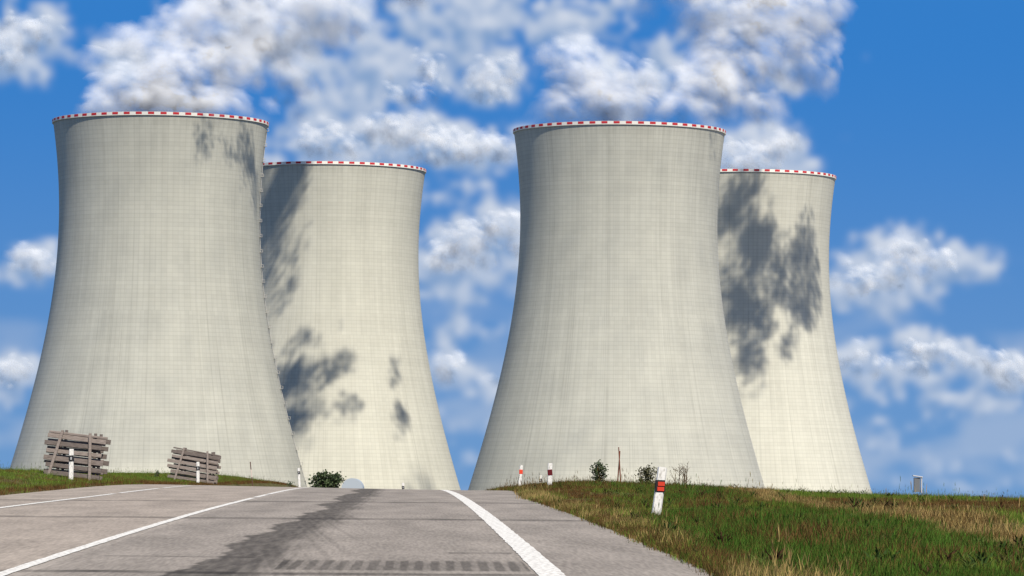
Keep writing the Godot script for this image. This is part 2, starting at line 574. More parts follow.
func build_towers() -> void:
	var tex := concrete_texture(2048, 1024)
	var concrete := StandardMaterial3D.new()
	concrete.albedo_texture = tex
	concrete.roughness = 0.95
	concrete.metallic_specular = 0.2
	var plain := mat(Color(0.36, 0.35, 0.31), 0.95, 0.2)
	var white := mat(Color(0.68, 0.67, 0.63), 0.7, 0.3)
	var red := mat(Color(0.44, 0.025, 0.035), 0.6, 0.3)
	var steel := mat(Color(0.45, 0.44, 0.42), 0.6, 0.4)
	var v_of := func(y: float) -> float: return (RIM - y) / (RIM - FOOT)
	var outer: Array[Vector2] = []
	for i in 65:
		var y := lerpf(FOOT, RIM - 1.35, i / 64.0)
		outer.append(Vector2(shell_r(y), y))
	var shell := lathe(outer, 192, v_of)
	var inner: Array[Vector2] = []
	for i in 33:
		var y := lerpf(RIM - 0.02, FOOT, i / 32.0)
		inner.append(Vector2(shell_r(y) - 0.6, y))
	inner.append(Vector2(shell_r(FOOT), FOOT))
	var lining := lathe(inner, 96, v_of)
	# rim: a band slightly proud of the shell, painted white, with red panels let on to its face
	var top_r := shell_r(RIM)
	var band: Array[Vector2] = [Vector2(top_r - 0.2, RIM - 1.37), Vector2(top_r + 0.25, RIM - 1.35), Vector2(top_r + 0.25, RIM), Vector2(top_r - 0.6, RIM + 0.01)]
	var flat: Array[Vector2] = []
	for k in band.size() - 1:
		flat.append(band[k])
		flat.append(band[k].lerp(band[k + 1], 0.02))
		flat.append(band[k].lerp(band[k + 1], 0.98))
	flat.append(band[-1])
	var rim := lathe(flat, 168, v_of)
	var blocks := 56
	var st := begin()
	var half := PI / blocks * 0.98 * 0.5
	for q in 3:
		var a0 := lerpf(-half, half, q / 3.0)
		var a1 := lerpf(-half, half, (q + 1) / 3.0)
		var rr := top_r + 0.30
		var p0 := Vector3(sin(a0) * rr, 0, cos(a0) * rr)
		var p1 := Vector3(sin(a1) * rr, 0, cos(a1) * rr)
		var lo := Vector3(0, RIM - 0.98, 0)
		var hi := Vector3(0, RIM - 0.06, 0)
		quad(st, p0 + lo, p0 + hi, p1 + hi, p1 + lo)
		var i0 := p0 * ((rr - 0.12) / rr)
		var i1 := p1 * ((rr - 0.12) / rr)
		quad(st, p0 + hi, i0 + hi, i1 + hi, p1 + hi)
		quad(st, i0 + lo, p0 + lo, p1 + lo, i1 + lo)
		if q == 0: quad(st, i0 + lo, i0 + hi, p0 + hi, p0 + lo)
		if q == 2: quad(st, p1 + lo, p1 + hi, i1 + hi, i1 + lo)
	var block := st.commit()
	# raking legs under the shell
	st = begin()
	var foot_r := shell_r(FOOT)
	for s in [-1.0, 1.0]:
		tube(st, Vector3(s * 4.2, FOOT - 9.5, foot_r + 2.2), Vector3(0, FOOT + 0.2, foot_r - 0.3), 0.5, 0.45, 6)
	var leg := st.commit()
	var spots := [
		[158.3, 1608.0, 0.0, "front left cooling tower with a ladder up its right side"],
		[330.2, 1836.0, 1.3, "rear left cooling tower with smoky shadows, behind the bush at the crest"],
		[618.5, 1632.0, 2.9, "front right cooling tower, unobstructed, rising behind the right verge"],
		[742.4, 1860.0, 4.4, "rear right cooling tower with a large dark plume shadow"]]
	for k in spots.size():
		var sp: Array = spots[k]
		var c := Vector3((float(sp[0]) - 512.0) / FOCAL * float(sp[1]), EYE.y - 2.8, -float(sp[1]))
		var t := thing("cooling_tower", c, sp[3], "cooling tower", "cooling towers of the power station")
		part("shell", shell, concrete, t, Transform3D(Basis(Vector3.UP, float(sp[2])), Vector3.ZERO))
		part("inner_face", lining, plain, t)
		part("rim_band", rim, white, t)
		for b in blocks:
			part("red_panel", block, red, t, Transform3D(Basis(Vector3.UP, TAU * b / blocks + float(k) * 0.03), Vector3.ZERO))
		for b in 40:
			part("leg", leg, plain, t, Transform3D(Basis(Vector3.UP, TAU * b / 40.0), Vector3.ZERO))
		if k == 0:
			ladder(t, steel)

func ladder(t: Node3D, steel: Material) -> void:
	# the climb up the right-hand side: rails and rungs, with a landing every few lifts
	var turn := deg_to_rad(87.0)
	var st := begin()
	var y := FOOT
	while y < RIM - 4.0:
		var r0 := shell_r(y) + 0.35
		var r1 := shell_r(y + 2.0) + 0.35
		for s in [-0.35, 0.35]:
			tube(st, Vector3(s, y, r0), Vector3(s, y + 2.0, r1), 0.06, 0.06, 4)
		for q in 4:
			var yy := y + q * 0.5
			var rr := shell_r(yy) + 0.35
			tube(st, Vector3(-0.35, yy, rr), Vector3(0.35, yy, rr), 0.03, 0.03, 4)
		y += 2.0
	var b := Transform3D(Basis(Vector3.UP, turn), Vector3.ZERO)
	part("ladder", st.commit(), steel, t, b)
	y = 8.0
	while y < RIM - 3.0:
		st = begin()
		var rr := shell_r(y)
		add_box(st, Vector3(0, 0, rr + 0.55), Vector3(1.6, 0.12, 1.1))
		for s in [-0.75, 0.75]:
			tube(st, Vector3(s, 0.05, rr + 1.05), Vector3(s, 1.15, rr + 1.05), 0.05, 0.05, 4)
			tube(st, Vector3(s, 1.12, rr + 0.1), Vector3(s, 1.12, rr + 1.05), 0.05, 0.05, 4)
		tube(st, Vector3(-0.75, 1.12, rr + 1.05), Vector3(0.75, 1.12, rr + 1.05), 0.05, 0.05, 4)
		part("landing", st.commit(), steel, t, Transform3D(b.basis, Vector3(0, y, 0)))
		y += 6.1

# ==================================================================== vapour
# Vapour is a cloud of small white flakes, each letting most light through; together they scatter light and cast soft shade.
func vapour_material(alpha: float) -> StandardMaterial3D:
	var m := StandardMaterial3D.new()
	m.albedo_color = Color(0.88, 0.90, 0.93, alpha)
	m.transparency = BaseMaterial3D.TRANSPARENCY_ALPHA
	m.cull_mode = BaseMaterial3D.CULL_DISABLED
	m.vertex_color_use_as_albedo = true
	m.roughness = 1.0
	m.specular_mode = BaseMaterial3D.SPECULAR_DISABLED
	m.backlight_enabled = true
	m.backlight = Color(0.8, 0.8, 0.8)
	return m

var fv: PackedVector3Array
var fn: PackedVector3Array
var fc: PackedColorArray
var fi: PackedInt32Array
# a little puff: six-sided, thick in the middle and thinning out to nothing at its rim
const FACING := Vector3(0.24, 0.50, 0.83)     # puffs and their normals are set broad side to the road and the sun
func flake(p: Vector3, size: float, out: Vector3, jitter: float) -> void:
	var n := (out * 0.4 + FACING + Vector3(rng.randfn(), rng.randfn(), rng.randfn()) * jitter * 0.5).normalized()
	var u := n.cross(Vector3(rng.randfn(), rng.randfn(), rng.randfn())).normalized()
	var w := n.cross(u)
	out = (out * 0.9 + FACING * 0.8).normalized()
	var s := size * (0.5 + 0.6 * rng.randf() + 0.9 * pow(rng.randf(), 4.0))
	var i := fv.size()
	fv.append(p + n * s * 0.2)
	fn.append(out)
	fc.append(Color(1, 1, 1, 1))
	for ring: Vector3 in [Vector3(0.5, 0.14, 0.42), Vector3(1.0, 0.0, 0.0)]:
		for k in 6:
			var a := k * PI / 3.0
			fv.append(p + (u * cos(a) + w * sin(a)) * s * ring.x + n * s * ring.y)
			fn.append(out)
			fc.append(Color(1, 1, 1, ring.z))
	for k in 6:
		var a := i + 1 + k
		var b := i + 1 + (k + 1) % 6
		fi.append_array([i, b, a, a, b, b + 6, a, b + 6, a + 6])

# blobs: [centre, radii, weight]; lumps of vapour within them are carved by noise and covered with flakes that lie along their surface
func vapour(blobs: Array, per_m3: float, size: float, freq: float, sd: int, thr: float, band: float, puff: float, jitter: float) -> void:
	var n := noise(sd, freq, 5)
	var smooth := noise(sd, freq, 2)
	var cell := FastNoiseLite.new()
	cell.noise_type = FastNoiseLite.TYPE_CELLULAR
	cell.cellular_return_type = FastNoiseLite.RETURN_DISTANCE
	cell.seed = sd
	cell.frequency = freq * 2.2
	cell.fractal_type = FastNoiseLite.FRACTAL_FBM
	cell.fractal_octaves = 2
	var nb := blobs.size()
	var cs := PackedVector3Array()
	var rs := PackedVector3Array()
	for b: Array in blobs:
		cs.append(b[0])
		rs.append(Vector3.ONE / (b[1] as Vector3))
	var e := 0.10 / freq
	for bi in nb:
		var r: Vector3 = blobs[bi][1]
		var wgt: float = blobs[bi][2]
		var count := int(r.x * r.y * r.z * 8.0 * per_m3)
		for i in count:
			var q := Vector3(rng.randf_range(-1, 1), rng.randf_range(-1, 1), rng.randf_range(-1, 1)) * 1.1
			var l := q.length()
			if l > 1.1:
				continue
			var p := cs[bi] + q * r
			var nz := n.get_noise_3dv(p) * 1.25
			if nz + 0.9 - l * 0.9 + puff < thr:
				continue
			nz -= puff * cell.get_noise_3dv(p)
			var best := l
			var who := bi
			for k in nb:
				if k != bi:
					var lk := ((p - cs[k]) * rs[k]).length()
					if lk < best:
						best = lk
						who = k
			if who != bi and rng.randf() < 0.75:
				continue
			var f := nz + (1.0 - best) * 0.9 - thr
			if f < 0.0 or f > band:
				continue
			if rng.randf() > wgt * (0.02 + 0.98 * sstep(0.0, band * 0.7, f)):
				continue
			var g := Vector3(smooth.get_noise_3d(p.x + e, p.y, p.z) - smooth.get_noise_3d(p.x - e, p.y, p.z), smooth.get_noise_3d(p.x, p.y + e, p.z) - smooth.get_noise_3d(p.x, p.y - e, p.z), smooth.get_noise_3d(p.x, p.y, p.z + e) - smooth.get_noise_3d(p.x, p.y, p.z - e)) * (1.25 / (2.0 * e))
			if puff > 0.0:
				g -= Vector3(cell.get_noise_3d(p.x + e, p.y, p.z) - cell.get_noise_3d(p.x - e, p.y, p.z), cell.get_noise_3d(p.x, p.y + e, p.z) - cell.get_noise_3d(p.x, p.y - e, p.z), cell.get_noise_3d(p.x, p.y, p.z + e) - cell.get_noise_3d(p.x, p.y, p.z - e)) * (puff / (2.0 * e))
			var qd := (p - cs[who]) * rs[who]
			g -= qd * rs[who] * (0.9 / maxf(qd.length(), 0.05))
			flake(p, size, (-g).normalized(), jitter)

func vapour_mesh(called: String, m: Material, parent: Node, base: Vector3) -> MeshInstance3D:
	var o := part(called, mesh_from(shifted(fv, base), fn, PackedVector2Array(), fi, fc), m, parent, Transform3D(Basis(), base if parent == self else Vector3.ZERO))
	fv = PackedVector3Array()
	fn = PackedVector3Array()
	fc = PackedColorArray()
	fi = PackedInt32Array()
	return o

func vapour_done(called: String, m: Material, label: String, category: String, group: String) -> void:
	tag(vapour_mesh(called, m, self, fv[0]), label, category, group)

func shifted(v: PackedVector3Array, by: Vector3) -> PackedVector3Array:
	return Transform3D(Basis(), -by) * v

# lumps whose shade falls on a tower: px, py, half sizes in pixels of the shade, how far up the sun's rays the lump floats
func shade_blobs(list: Array, tower_px: float, tower_d: float) -> Array:
	var out := []
	var cx := (tower_px - 512.0) / FOCAL * tower_d
	for s: Array in list:
		var p := at(s[0], s[1], tower_d)
		var r := shell_r(p.y - EYE.y)
		var dx := clampf(p.x - cx, -r, r)
		p = at(s[0], s[1], tower_d - sqrt(maxf(r * r - dx * dx, 0.0)))
		var k := tower_d / FOCAL
		out.append([p + to_sun * float(s[4]), Vector3(float(s[2]) * k, float(s[3]) * k * 0.85, float(s[3]) * k * 0.85), s[5]])
	return out

func build_plumes() -> void:
	var thin := vapour_material(0.24)
	var dense := vapour_material(0.40)
	# front left tower
	var b := []
	for q: Array in [[105, 108, 1600, 24, 14, 26, 1.3], [160, 102, 1600, 52, 18, 34, 1.3], [220, 106, 1600, 46, 20, 34, 1.2], [135, 88, 1605, 40, 26, 26, 1.2], [185, 75, 1610, 56, 34, 30, 1.2], [240, 70, 1620, 54, 40, 32, 1.1],
		[150, 45, 1625, 52, 28, 28, 0.6], [215, 30, 1640, 64, 36, 34, 0.9], [280, 30, 1650, 64, 44, 36, 0.8], [330, 10, 1640, 64, 40, 36, 0.7], [230, -10, 1650, 64, 30, 36, 0.7], [110, 60, 1615, 28, 18, 20, 0.4],
		[290, 80, 1640, 40, 36, 26, 0.6], [400, -15, 1640, 60, 30, 30, 0.7], [268, 112, 1610, 18, 20, 14, 0.6]]:
		var k := float(q[2]) / FOCAL
		b.append([at(q[0], q[1], q[2]), Vector3(float(q[3]) * k, float(q[4]) * k, q[5]), q[6]])
	var base := at(158.3, 116, 1608)
	var o := thing("steam_plume", base, "white steam plume blowing right off the front left cooling tower", "steam plume", "steam plumes")
	vapour(b, 0.0070, 6.2, 0.014, 201, -0.14, 1.1, 0.0, 0.4)
	vapour_mesh("billow", thin, o, base)
	vapour(shade_blobs([[272, 215, 22, 58, 205, 1.0], [292, 190, 18, 40, 205, 0.7], [290, 275, 16, 34, 215, 0.8], [292, 368, 44, 30, 300, 1.3], [318, 410, 48, 24, 320, 1.4], [284, 425, 22, 20, 320, 1.0], [330, 365, 26, 26, 295, 0.8], [392, 370, 12, 28, 300, 0.6], [402, 412, 9, 28, 315, 0.9], [335, 342, 16, 22, 280, 0.6]], 330.2, 1836.0), 0.32, 1.9, 0.05, 202, 0.10, 1.7, 0.0, 0.45)
	vapour(shade_blobs([[204, 132, 12, 18, 120, 0.5], [226, 134, 24, 12, 115, 0.6], [246, 155, 16, 30, 125, 1.0], [256, 188, 9, 28, 130, 0.8]], 158.3, 1608.0), 1.0, 1.1, 0.05, 207, 0.10, 1.7, 0.0, 0.45)
	vapour_mesh("upper_billow", dense, o, base)
	# front right tower
	b = []
	for q: Array in [[560, 110, 1632, 38, 24, 26, 0.9], [620, 106, 1632, 62, 24, 34, 0.8], [680, 110, 1632, 38, 24, 26, 0.9], [575, 75, 1640, 48, 36, 28, 0.8], [640, 75, 1640, 50, 36, 32, 0.8], [700, 80, 1650, 50, 44, 34, 0.9],
		[745, 55, 1660, 64, 48, 36, 0.9], [800, 70, 1670, 52, 46, 32, 0.8], [720, 15, 1665, 66, 36, 36, 0.9], [790, 15, 1680, 54, 36, 34, 0.9], [765, 105, 1660, 42, 26, 26, 0.5], [680, -10, 1670, 50, 20, 30, 0.7], [760, -20, 1680, 60, 22, 34, 0.8]]:
		var k := float(q[2]) / FOCAL
		b.append([at(q[0], q[1], q[2]), Vector3(float(q[3]) * k, float(q[4]) * k, q[5]), q[6]])
	base = at(618.5, 126, 1632)
	o = thing("steam_plume", base, "white steam plume billowing right off the front right cooling tower", "steam plume", "steam plumes")
	vapour(b, 0.0070, 6.2, 0.014, 205, -0.14, 1.1, 0.0, 0.4)
	vapour_mesh("billow", thin, o, base)
	vapour(shade_blobs([[738, 205, 28, 42, 200, 0.8], [758, 262, 46, 48, 215, 1.1], [802, 280, 24, 50, 220, 1.0], [748, 320, 40, 42, 255, 1.0], [745, 370, 26, 26, 290, 0.7], [788, 348, 11, 28, 275, 0.8], [752, 190, 11, 26, 195, 0.9]], 742.4, 1860.0), 0.34, 1.9, 0.05, 203, 0.06, 1.7, 0.0, 0.45)
	vapour(shade_blobs([[714, 146, 10, 22, 120, 1.0], [720, 175, 5, 22, 125, 0.8]], 618.5, 1632.0), 1.0, 1.1, 0.05, 208, 0.06, 1.7, 0.0, 0.45)
	vapour_mesh("upper_billow", dense, o, base)

func build_clouds() -> void:
	var list := [
		["pale cumulus in the upper left corner of the sky", 7000.0, 301, [[12, 40, 40, 30, 0.9], [44, 30, 20, 18, 0.8], [5, 18, 18, 14, 0.6]]],
		["small cloud scrap touching the front left tower's edge", 8000.0, 302, [[34, 258, 28, 17, 0.9], [8, 270, 18, 9, 0.5]]],
		["lowest cloud left of the front left tower", 8000.0, 303, [[12, 368, 28, 18, 0.9], [2, 390, 16, 9, 0.5]]],
		["long cloud bank just above the rear left tower's rim", 6500.0, 304, [[340, 140, 50, 20, 0.8], [400, 138, 60, 24, 0.9], [468, 148, 52, 17, 0.9], [440, 150, 40, 16, 0.7]]],
		["lumpy cloud between the left plume and the upright wisp", 6500.0, 312, [[392, 68, 26, 24, 0.7], [424, 70, 30, 26, 0.9], [412, 92, 30, 14, 0.6]]],
		["wispy upright cloud between the two steam plumes", 6000.0, 305, [[492, 78, 28, 27, 0.8], [505, 60, 16, 15, 0.7]]],
		["cumulus filling the gap between the middle towers", 7000.0, 306, [[468, 246, 46, 26, 0.9], [500, 226, 28, 22, 1.0], [440, 254, 28, 18, 0.8], [518, 250, 20, 26, 0.8]]],
		["small low cloud between the middle towers, under the cumulus", 9000.0, 307, [[450, 368, 26, 17, 0.8], [464, 375, 24, 15, 0.9], [478, 382, 20, 12, 0.5]]],
		["bright white cloud just above the rear right tower's rim", 5500.0, 308, [[745, 156, 28, 22, 1.5], [780, 150, 28, 20, 1.5], [765, 164, 42, 13, 1.5]]],
		["large cumulus right of the rear right tower", 7500.0, 309, [[885, 268, 44, 26, 0.9], [905, 250, 28, 18, 0.9], [858, 280, 28, 20, 0.8], [945, 262, 34, 14, 0.7], [975, 267, 20, 8, 0.6]]],
		["low row of cumulus right of the rear right tower", 9000.0, 310, [[858, 354, 26, 14, 0.9], [920, 347, 38, 15, 0.9], [890, 366, 50, 10, 0.7], [975, 362, 36, 12, 0.7], [1012, 368, 26, 20, 0.9]]],
	]
	var m := vapour_material(0.20)
	for c: Array in list:
		var d: float = c[1]
		var k := d / FOCAL
		var blobs := []
		for q: Array in c[3]:
			blobs.append([at(q[0], q[1], d + fposmod(float(q[0]) * 7.3, 40.0) * k), Vector3(float(q[2]), float(q[3]), (float(q[2]) + float(q[3])) * 0.5) * k, q[4]])
		vapour(blobs, 0.0023 / (k * k * k), 8.2 * k, 0.015 / k, c[2], -0.05, 1.0, 0.0, 0.4)
		vapour_done("cloud", m, c[0], "cloud", "clouds in the blue sky")

func build_veil() -> void:
	# a thin veil added high before the towers, out of view, that takes the edge off the sun on the front pair
	for t: Array in [[158.3, 1608.0], [618.5, 1632.0]]:
		for i in 26000:
			var px: float = t[0] + rng.randf_range(-175.0, 175.0)
			var p := at(px, rng.randf_range(80.0, 540.0), float(t[1]) - 35.0)
			flake(p + to_sun * rng.randf_range(860.0, 930.0), 1.3, to_sun, 0.5)
	vapour_done("cloud", vapour_material(0.105), "thin veil added high above the road, out of view, to dim the front towers", "cloud", "")

# ==================================================================== grass and small growth
func blade(v: PackedVector3Array, n: PackedVector3Array, base: Vector3, lean: Vector3, h: float, w: float, ang: float) -> void:
	var side := Vector3(cos(ang), 0, sin(ang)) * w
	var mid := base + Vector3(0, h * 0.55, 0) + lean * 0.35
	var top := base + Vector3(0, h, 0) + lean
	var nn := Vector3(-sin(ang), 0.5, cos(ang)).normalized()
	v.append_array([base - side, mid - side * 0.8, base + side, base + side, mid - side * 0.8, mid + side * 0.8, mid - side * 0.8, top, mid + side * 0.8])
	for i in 9:
		n.append(nn)

func tuft(blades: int, spread: float, h: float, w: float, sd: int, heads := false) -> ArrayMesh:
	var r := RandomNumberGenerator.new()
	r.seed = sd
	var v := PackedVector3Array()
	var n := PackedVector3Array()
	for i in blades:
		var a := r.randf() * TAU
		var p := Vector3(cos(a), 0, sin(a)) * spread * sqrt(r.randf())
		var la := r.randf() * TAU
		var hh := h * r.randf_range(0.45, 1.1)
		var lean := Vector3(cos(la), 0, sin(la)) * hh * r.randf_range(0.1, 0.6)
		blade(v, n, p - Vector3(0, 0.03, 0), lean, hh, w * r.randf_range(0.6, 1.3), r.randf() * TAU)
		if heads and r.randf() < 0.5:
			var t := p + Vector3(0, hh, 0) + lean
			for q in 3:
				blade(v, n, t - Vector3(0, 0.05, 0), Vector3(r.randf_range(-0.03, 0.03), 0, r.randf_range(-0.03, 0.03)), 0.09, w * 1.6, r.randf() * TAU)
	return mesh_from(v, n)

func scatter(called: String, m: Mesh, spots: Array, label: String) -> void:
	var mm := MultiMesh.new()
	mm.transform_format = MultiMesh.TRANSFORM_3D
	mm.use_colors = true
	mm.mesh = m
	mm.instance_count = spots.size()
	for i in spots.size():
		mm.set_instance_transform(i, spots[i][0])
		mm.set_instance_color(i, spots[i][1])
	var o := MultiMeshInstance3D.new()
	o.name = numbered(called)
	o.multimesh = mm
	var mt := StandardMaterial3D.new()
	mt.albedo_color = Color.WHITE
	mt.vertex_color_use_as_albedo = true
	mt.roughness = 0.9
	mt.metallic_specular = 0.2
	mt.cull_mode = BaseMaterial3D.CULL_DISABLED
	mt.backlight_enabled = true
	mt.backlight = Color(0.5, 0.5, 0.4)
	o.material_override = mt
	add_child(o)
	tag(o, label, "grass", "", "stuff")

const GREEN := Color(0.088, 0.138, 0.020)
const DEEP := Color(0.045, 0.095, 0.013)
const BROWN := Color(0.10, 0.062, 0.022)
const STRAW := Color(0.27, 0.20, 0.08)
const RUST := Color(0.085, 0.042, 0.016)

func build_grass() -> void:
	var patch := noise(91, 0.35, 3)
	var wide := noise(92, 0.10, 3)
	var lists := [[], [], []]
	var total := 150000
	for i in total:
		var d := 24.0 + 226.0 * pow(rng.randf(), 1.7)
		var right := rng.randf() < (0.72 if d < 165.0 else 0.0)
		var x: float
		var s: float
		if right:
			s = pow(rng.randf(), 1.1) * (2.0 + d * 0.145)
			x = right_edge(d) + s - 0.10 - 0.08 * patch.get_noise_2d(7.0, d * 2.0)
		else:
			if d < 50.0:
				continue
			s = rng.randf() * 7.0
			x = left_edge(d) - s + 0.06
		var p := patch.get_noise_2d(x * 1.3, d * 0.35)
		var q := wide.get_noise_2d(x * 1.6, d * 0.3 + 40.0)
		var c := GREEN
		var tall := 0.085
		var r := rng.randf()
		if right:
			var edge := 0.55 + 0.35 * p
			var stripe := 3.7 + (d - 37.0) * 0.030 + 0.5 * q
			if s < edge:
				c = STRAW if p + r * 0.9 > 0.62 else (BROWN if r > 0.25 else GREEN)
				tall = 0.09
			elif absf(s - stripe) < 0.5 + 0.25 * p:
				c = STRAW if r > 0.45 else BROWN
			elif s < stripe:
				c = (DEEP if q > -0.05 else GREEN) if r > 0.22 + 0.9 * maxf(p - 0.05, 0.0) else (BROWN if r > 0.1 else RUST)
				if q + 0.6 * p < -0.22: c = RUST if r > 0.5 else BROWN
			else:
				c = GREEN if q + p * 0.6 + r * 0.5 > 0.12 else (BROWN if r > 0.4 else RUST)
			if d > 95.0 and r > 0.72: c = BROWN
			tall *= 1.0 + 0.8 * maxf(p + q, 0.0) + (0.5 * sstep(80.0, 100.0, d) if s < 4.0 else 0.0)
		else:
			tall = 0.10
			c = GREEN if r + p > 0.30 else BROWN
			if s < 0.5 + 0.3 * p and r > 0.3: c = RUST
		var b := rng.randf_range(0.7, 1.35)
		c = Color(c.r * b, c.g * b * rng.randf_range(0.92, 1.08), c.b * b)
		var k := rng.randf_range(0.6, 1.3) * (tall / 0.15) * (0.6 if s < 0.1 else 1.0)
		var t := Transform3D(Basis(Vector3.UP, rng.randf() * TAU).scaled(Vector3(k, k * rng.randf_range(0.7, 1.3), k)), Vector3(x, land(x, d), -d))
		lists[0 if r < 0.62 else (1 if r < 0.975 else 2)].append([t, c])
	scatter("grass", tuft(16, 0.17, 0.15, 0.0045, 1), lists[0], "short green and brown meadow grass on both verges")
	scatter("grass", tuft(11, 0.16, 0.19, 0.003, 2), lists[1], "longer tufted grass on both verges")
	scatter("grass", tuft(4, 0.12, 0.30, 0.002, 3, true), lists[2], "thin seeding grass stalks on both verges")

func build_weeds() -> void:
	var r := RandomNumberGenerator.new()
	r.seed = 55
	var v := PackedVector3Array()
	var n := PackedVector3Array()
	for i in 26:
		var a := r.randf() * TAU
		var p := Vector3(cos(a), 0, sin(a)) * 0.10 * r.randf() + Vector3(0, r.randf_range(0.0, 0.15), 0)
		blade(v, n, p, Vector3(cos(a), 0.2, sin(a)) * r.randf_range(0.03, 0.08), r.randf_range(0.02, 0.07), 0.012, r.randf() * TAU)
	var spots := []
	var clump := noise(95, 0.25, 2)
	while spots.size() < 420:
		var d := 24.0 + 100.0 * pow(r.randf(), 1.3)
		var s := 0.1 + r.randf() * (2.0 + d * 0.10)
		var x := right_edge(d) + s
		if clump.get_noise_2d(x * 2.0, d * 0.6) < 0.05:
			continue
		var k := r.randf_range(0.3, 0.9)
		var c: Color = [Color(0.03, 0.055, 0.014), Color(0.055, 0.05, 0.018), Color(0.07, 0.10, 0.025), Color(0.05, 0.028, 0.014)][r.randi() % 4]
		spots.append([Transform3D(Basis(Vector3.UP, r.randf() * TAU).scaled(Vector3(k, k, k)), Vector3(x, land(x, d), -d)), c])
	scatter("weeds", mesh_from(v, n), spots, "low dark broad leaved weeds among the right verge grass")

func leafy(called: String, where: Vector3, w: float, h: float, leaves: int, leaf: float, c: Color, sd: int, label: String, stems: int, airy := 0.0) -> void:
	var r := RandomNumberGenerator.new()
	r.seed = sd
	var o := thing(called, where, label, "bush")
	var st := begin()
	var tips: Array[Vector3] = []
	for i in stems:
		var a := r.randf() * TAU
		var base := Vector3(cos(a), 0, sin(a)) * w * 0.25 * sqrt(r.randf()) - Vector3(0, 0.15, 0)
		var tip := Vector3(cos(a) * w * 0.5 * r.randf(), h * r.randf_range(0.65, 1.0), sin(a) * w * 0.4 * r.randf())
		var mid := base.lerp(tip, 0.5) + Vector3(r.randf_range(-0.05, 0.05), 0, 0)
		tube(st, base, mid, 0.012, 0.009, 5)
		tube(st, mid, tip, 0.009, 0.003, 5)
		for q in 5:
			var f := r.randf_range(0.3, 0.95)
			var p0 := base.lerp(mid, f * 2.0) if f < 0.5 else mid.lerp(tip, f * 2.0 - 1.0)
			var ba := r.randf() * TAU
			var p1 := p0 + Vector3(cos(ba), r.randf_range(0.4, 1.2), sin(ba)) * h * 0.18
			tube(st, p0, p1, 0.006, 0.002, 4)
			tips.append(p1)
		tips.append(tip)
		tips.append(mid)
	part("stems", st.commit(), mat(Color(0.10, 0.07, 0.045)), o)
	if leaves == 0:
		return
	var v := PackedVector3Array()
	var n := PackedVector3Array()
	var cc := PackedColorArray()
	for i in leaves:
		var t: Vector3 = tips[r.randi() % tips.size()]
		var p := t + Vector3(r.randfn(), r.randfn() * 0.9, r.randfn()) * h * (0.065 + airy)
		if p.y < 0.0:
			p.y = absf(p.y)
		var u := Vector3(r.randfn(), r.randfn(), r.randfn()).normalized()
		var x := u.cross(Vector3(r.randfn(), r.randfn(), r.randfn())).normalized() * leaf * 0.45
		var y := u * leaf
		var nn := y.cross(x).normalized()
		v.append_array([p, p + y * 0.5 + x, p + y, p, p + y, p + y * 0.5 - x])
		var k := r.randf_range(0.6, 1.4)
		for q in 6:
			n.append(nn)
			cc.append(Color(c.r * k, c.g * k, c.b * k))
	var mt := StandardMaterial3D.new()
	mt.vertex_color_use_as_albedo = true
	mt.roughness = 0.7
	mt.cull_mode = BaseMaterial3D.CULL_DISABLED
	mt.backlight_enabled = true
	mt.backlight = Color(0.4, 0.45, 0.3)
	part("foliage", mesh_from(v, n, PackedVector2Array(), PackedInt32Array(), cc), mt, o)

func ground_at(px: float, d: float) -> Vector3:
	var x := (px - 512.0) / FOCAL * d
	return Vector3(x, land(x, d), -d)

func build_shrubs() -> void:
	leafy("bush", ground_at(603, 104), 0.55, 0.56, 800, 0.05, Color(0.030, 0.048, 0.016), 1, "small dark bush left of the thin brown stakes", 6)
	leafy("bush", ground_at(650, 108), 1.0, 0.55, 900, 0.05, Color(0.055, 0.055, 0.022), 2, "loose brownish bush behind the near red banded post", 7, 0.03)
	leafy("bush", ground_at(682, 110), 0.75, 0.72, 90, 0.03, Color(0.10, 0.085, 0.05), 3, "nearly leafless dry shrub right of the near red banded post", 12)
	var p := at(324, 484, 190)
	leafy("bush", Vector3(p.x, land(p.x, 190) - 0.05, p.z), 1.6, p.y - land(p.x, 190) + 0.50, 2600, 0.11, Color(0.035, 0.058, 0.018), 4, "wide dark green bush at the road crest, left of centre", 26)
	leafy("bush", ground_at(159, 150), 0.16, 0.30, 110, 0.05, Color(0.03, 0.06, 0.02), 5, "tiny dark sapling left of the smaller plank stack", 3)
	leafy("bush", ground_at(291, 165), 0.16, 0.42, 130, 0.05, Color(0.03, 0.06, 0.02), 6, "tiny dark sapling beside the far left marker post", 3)

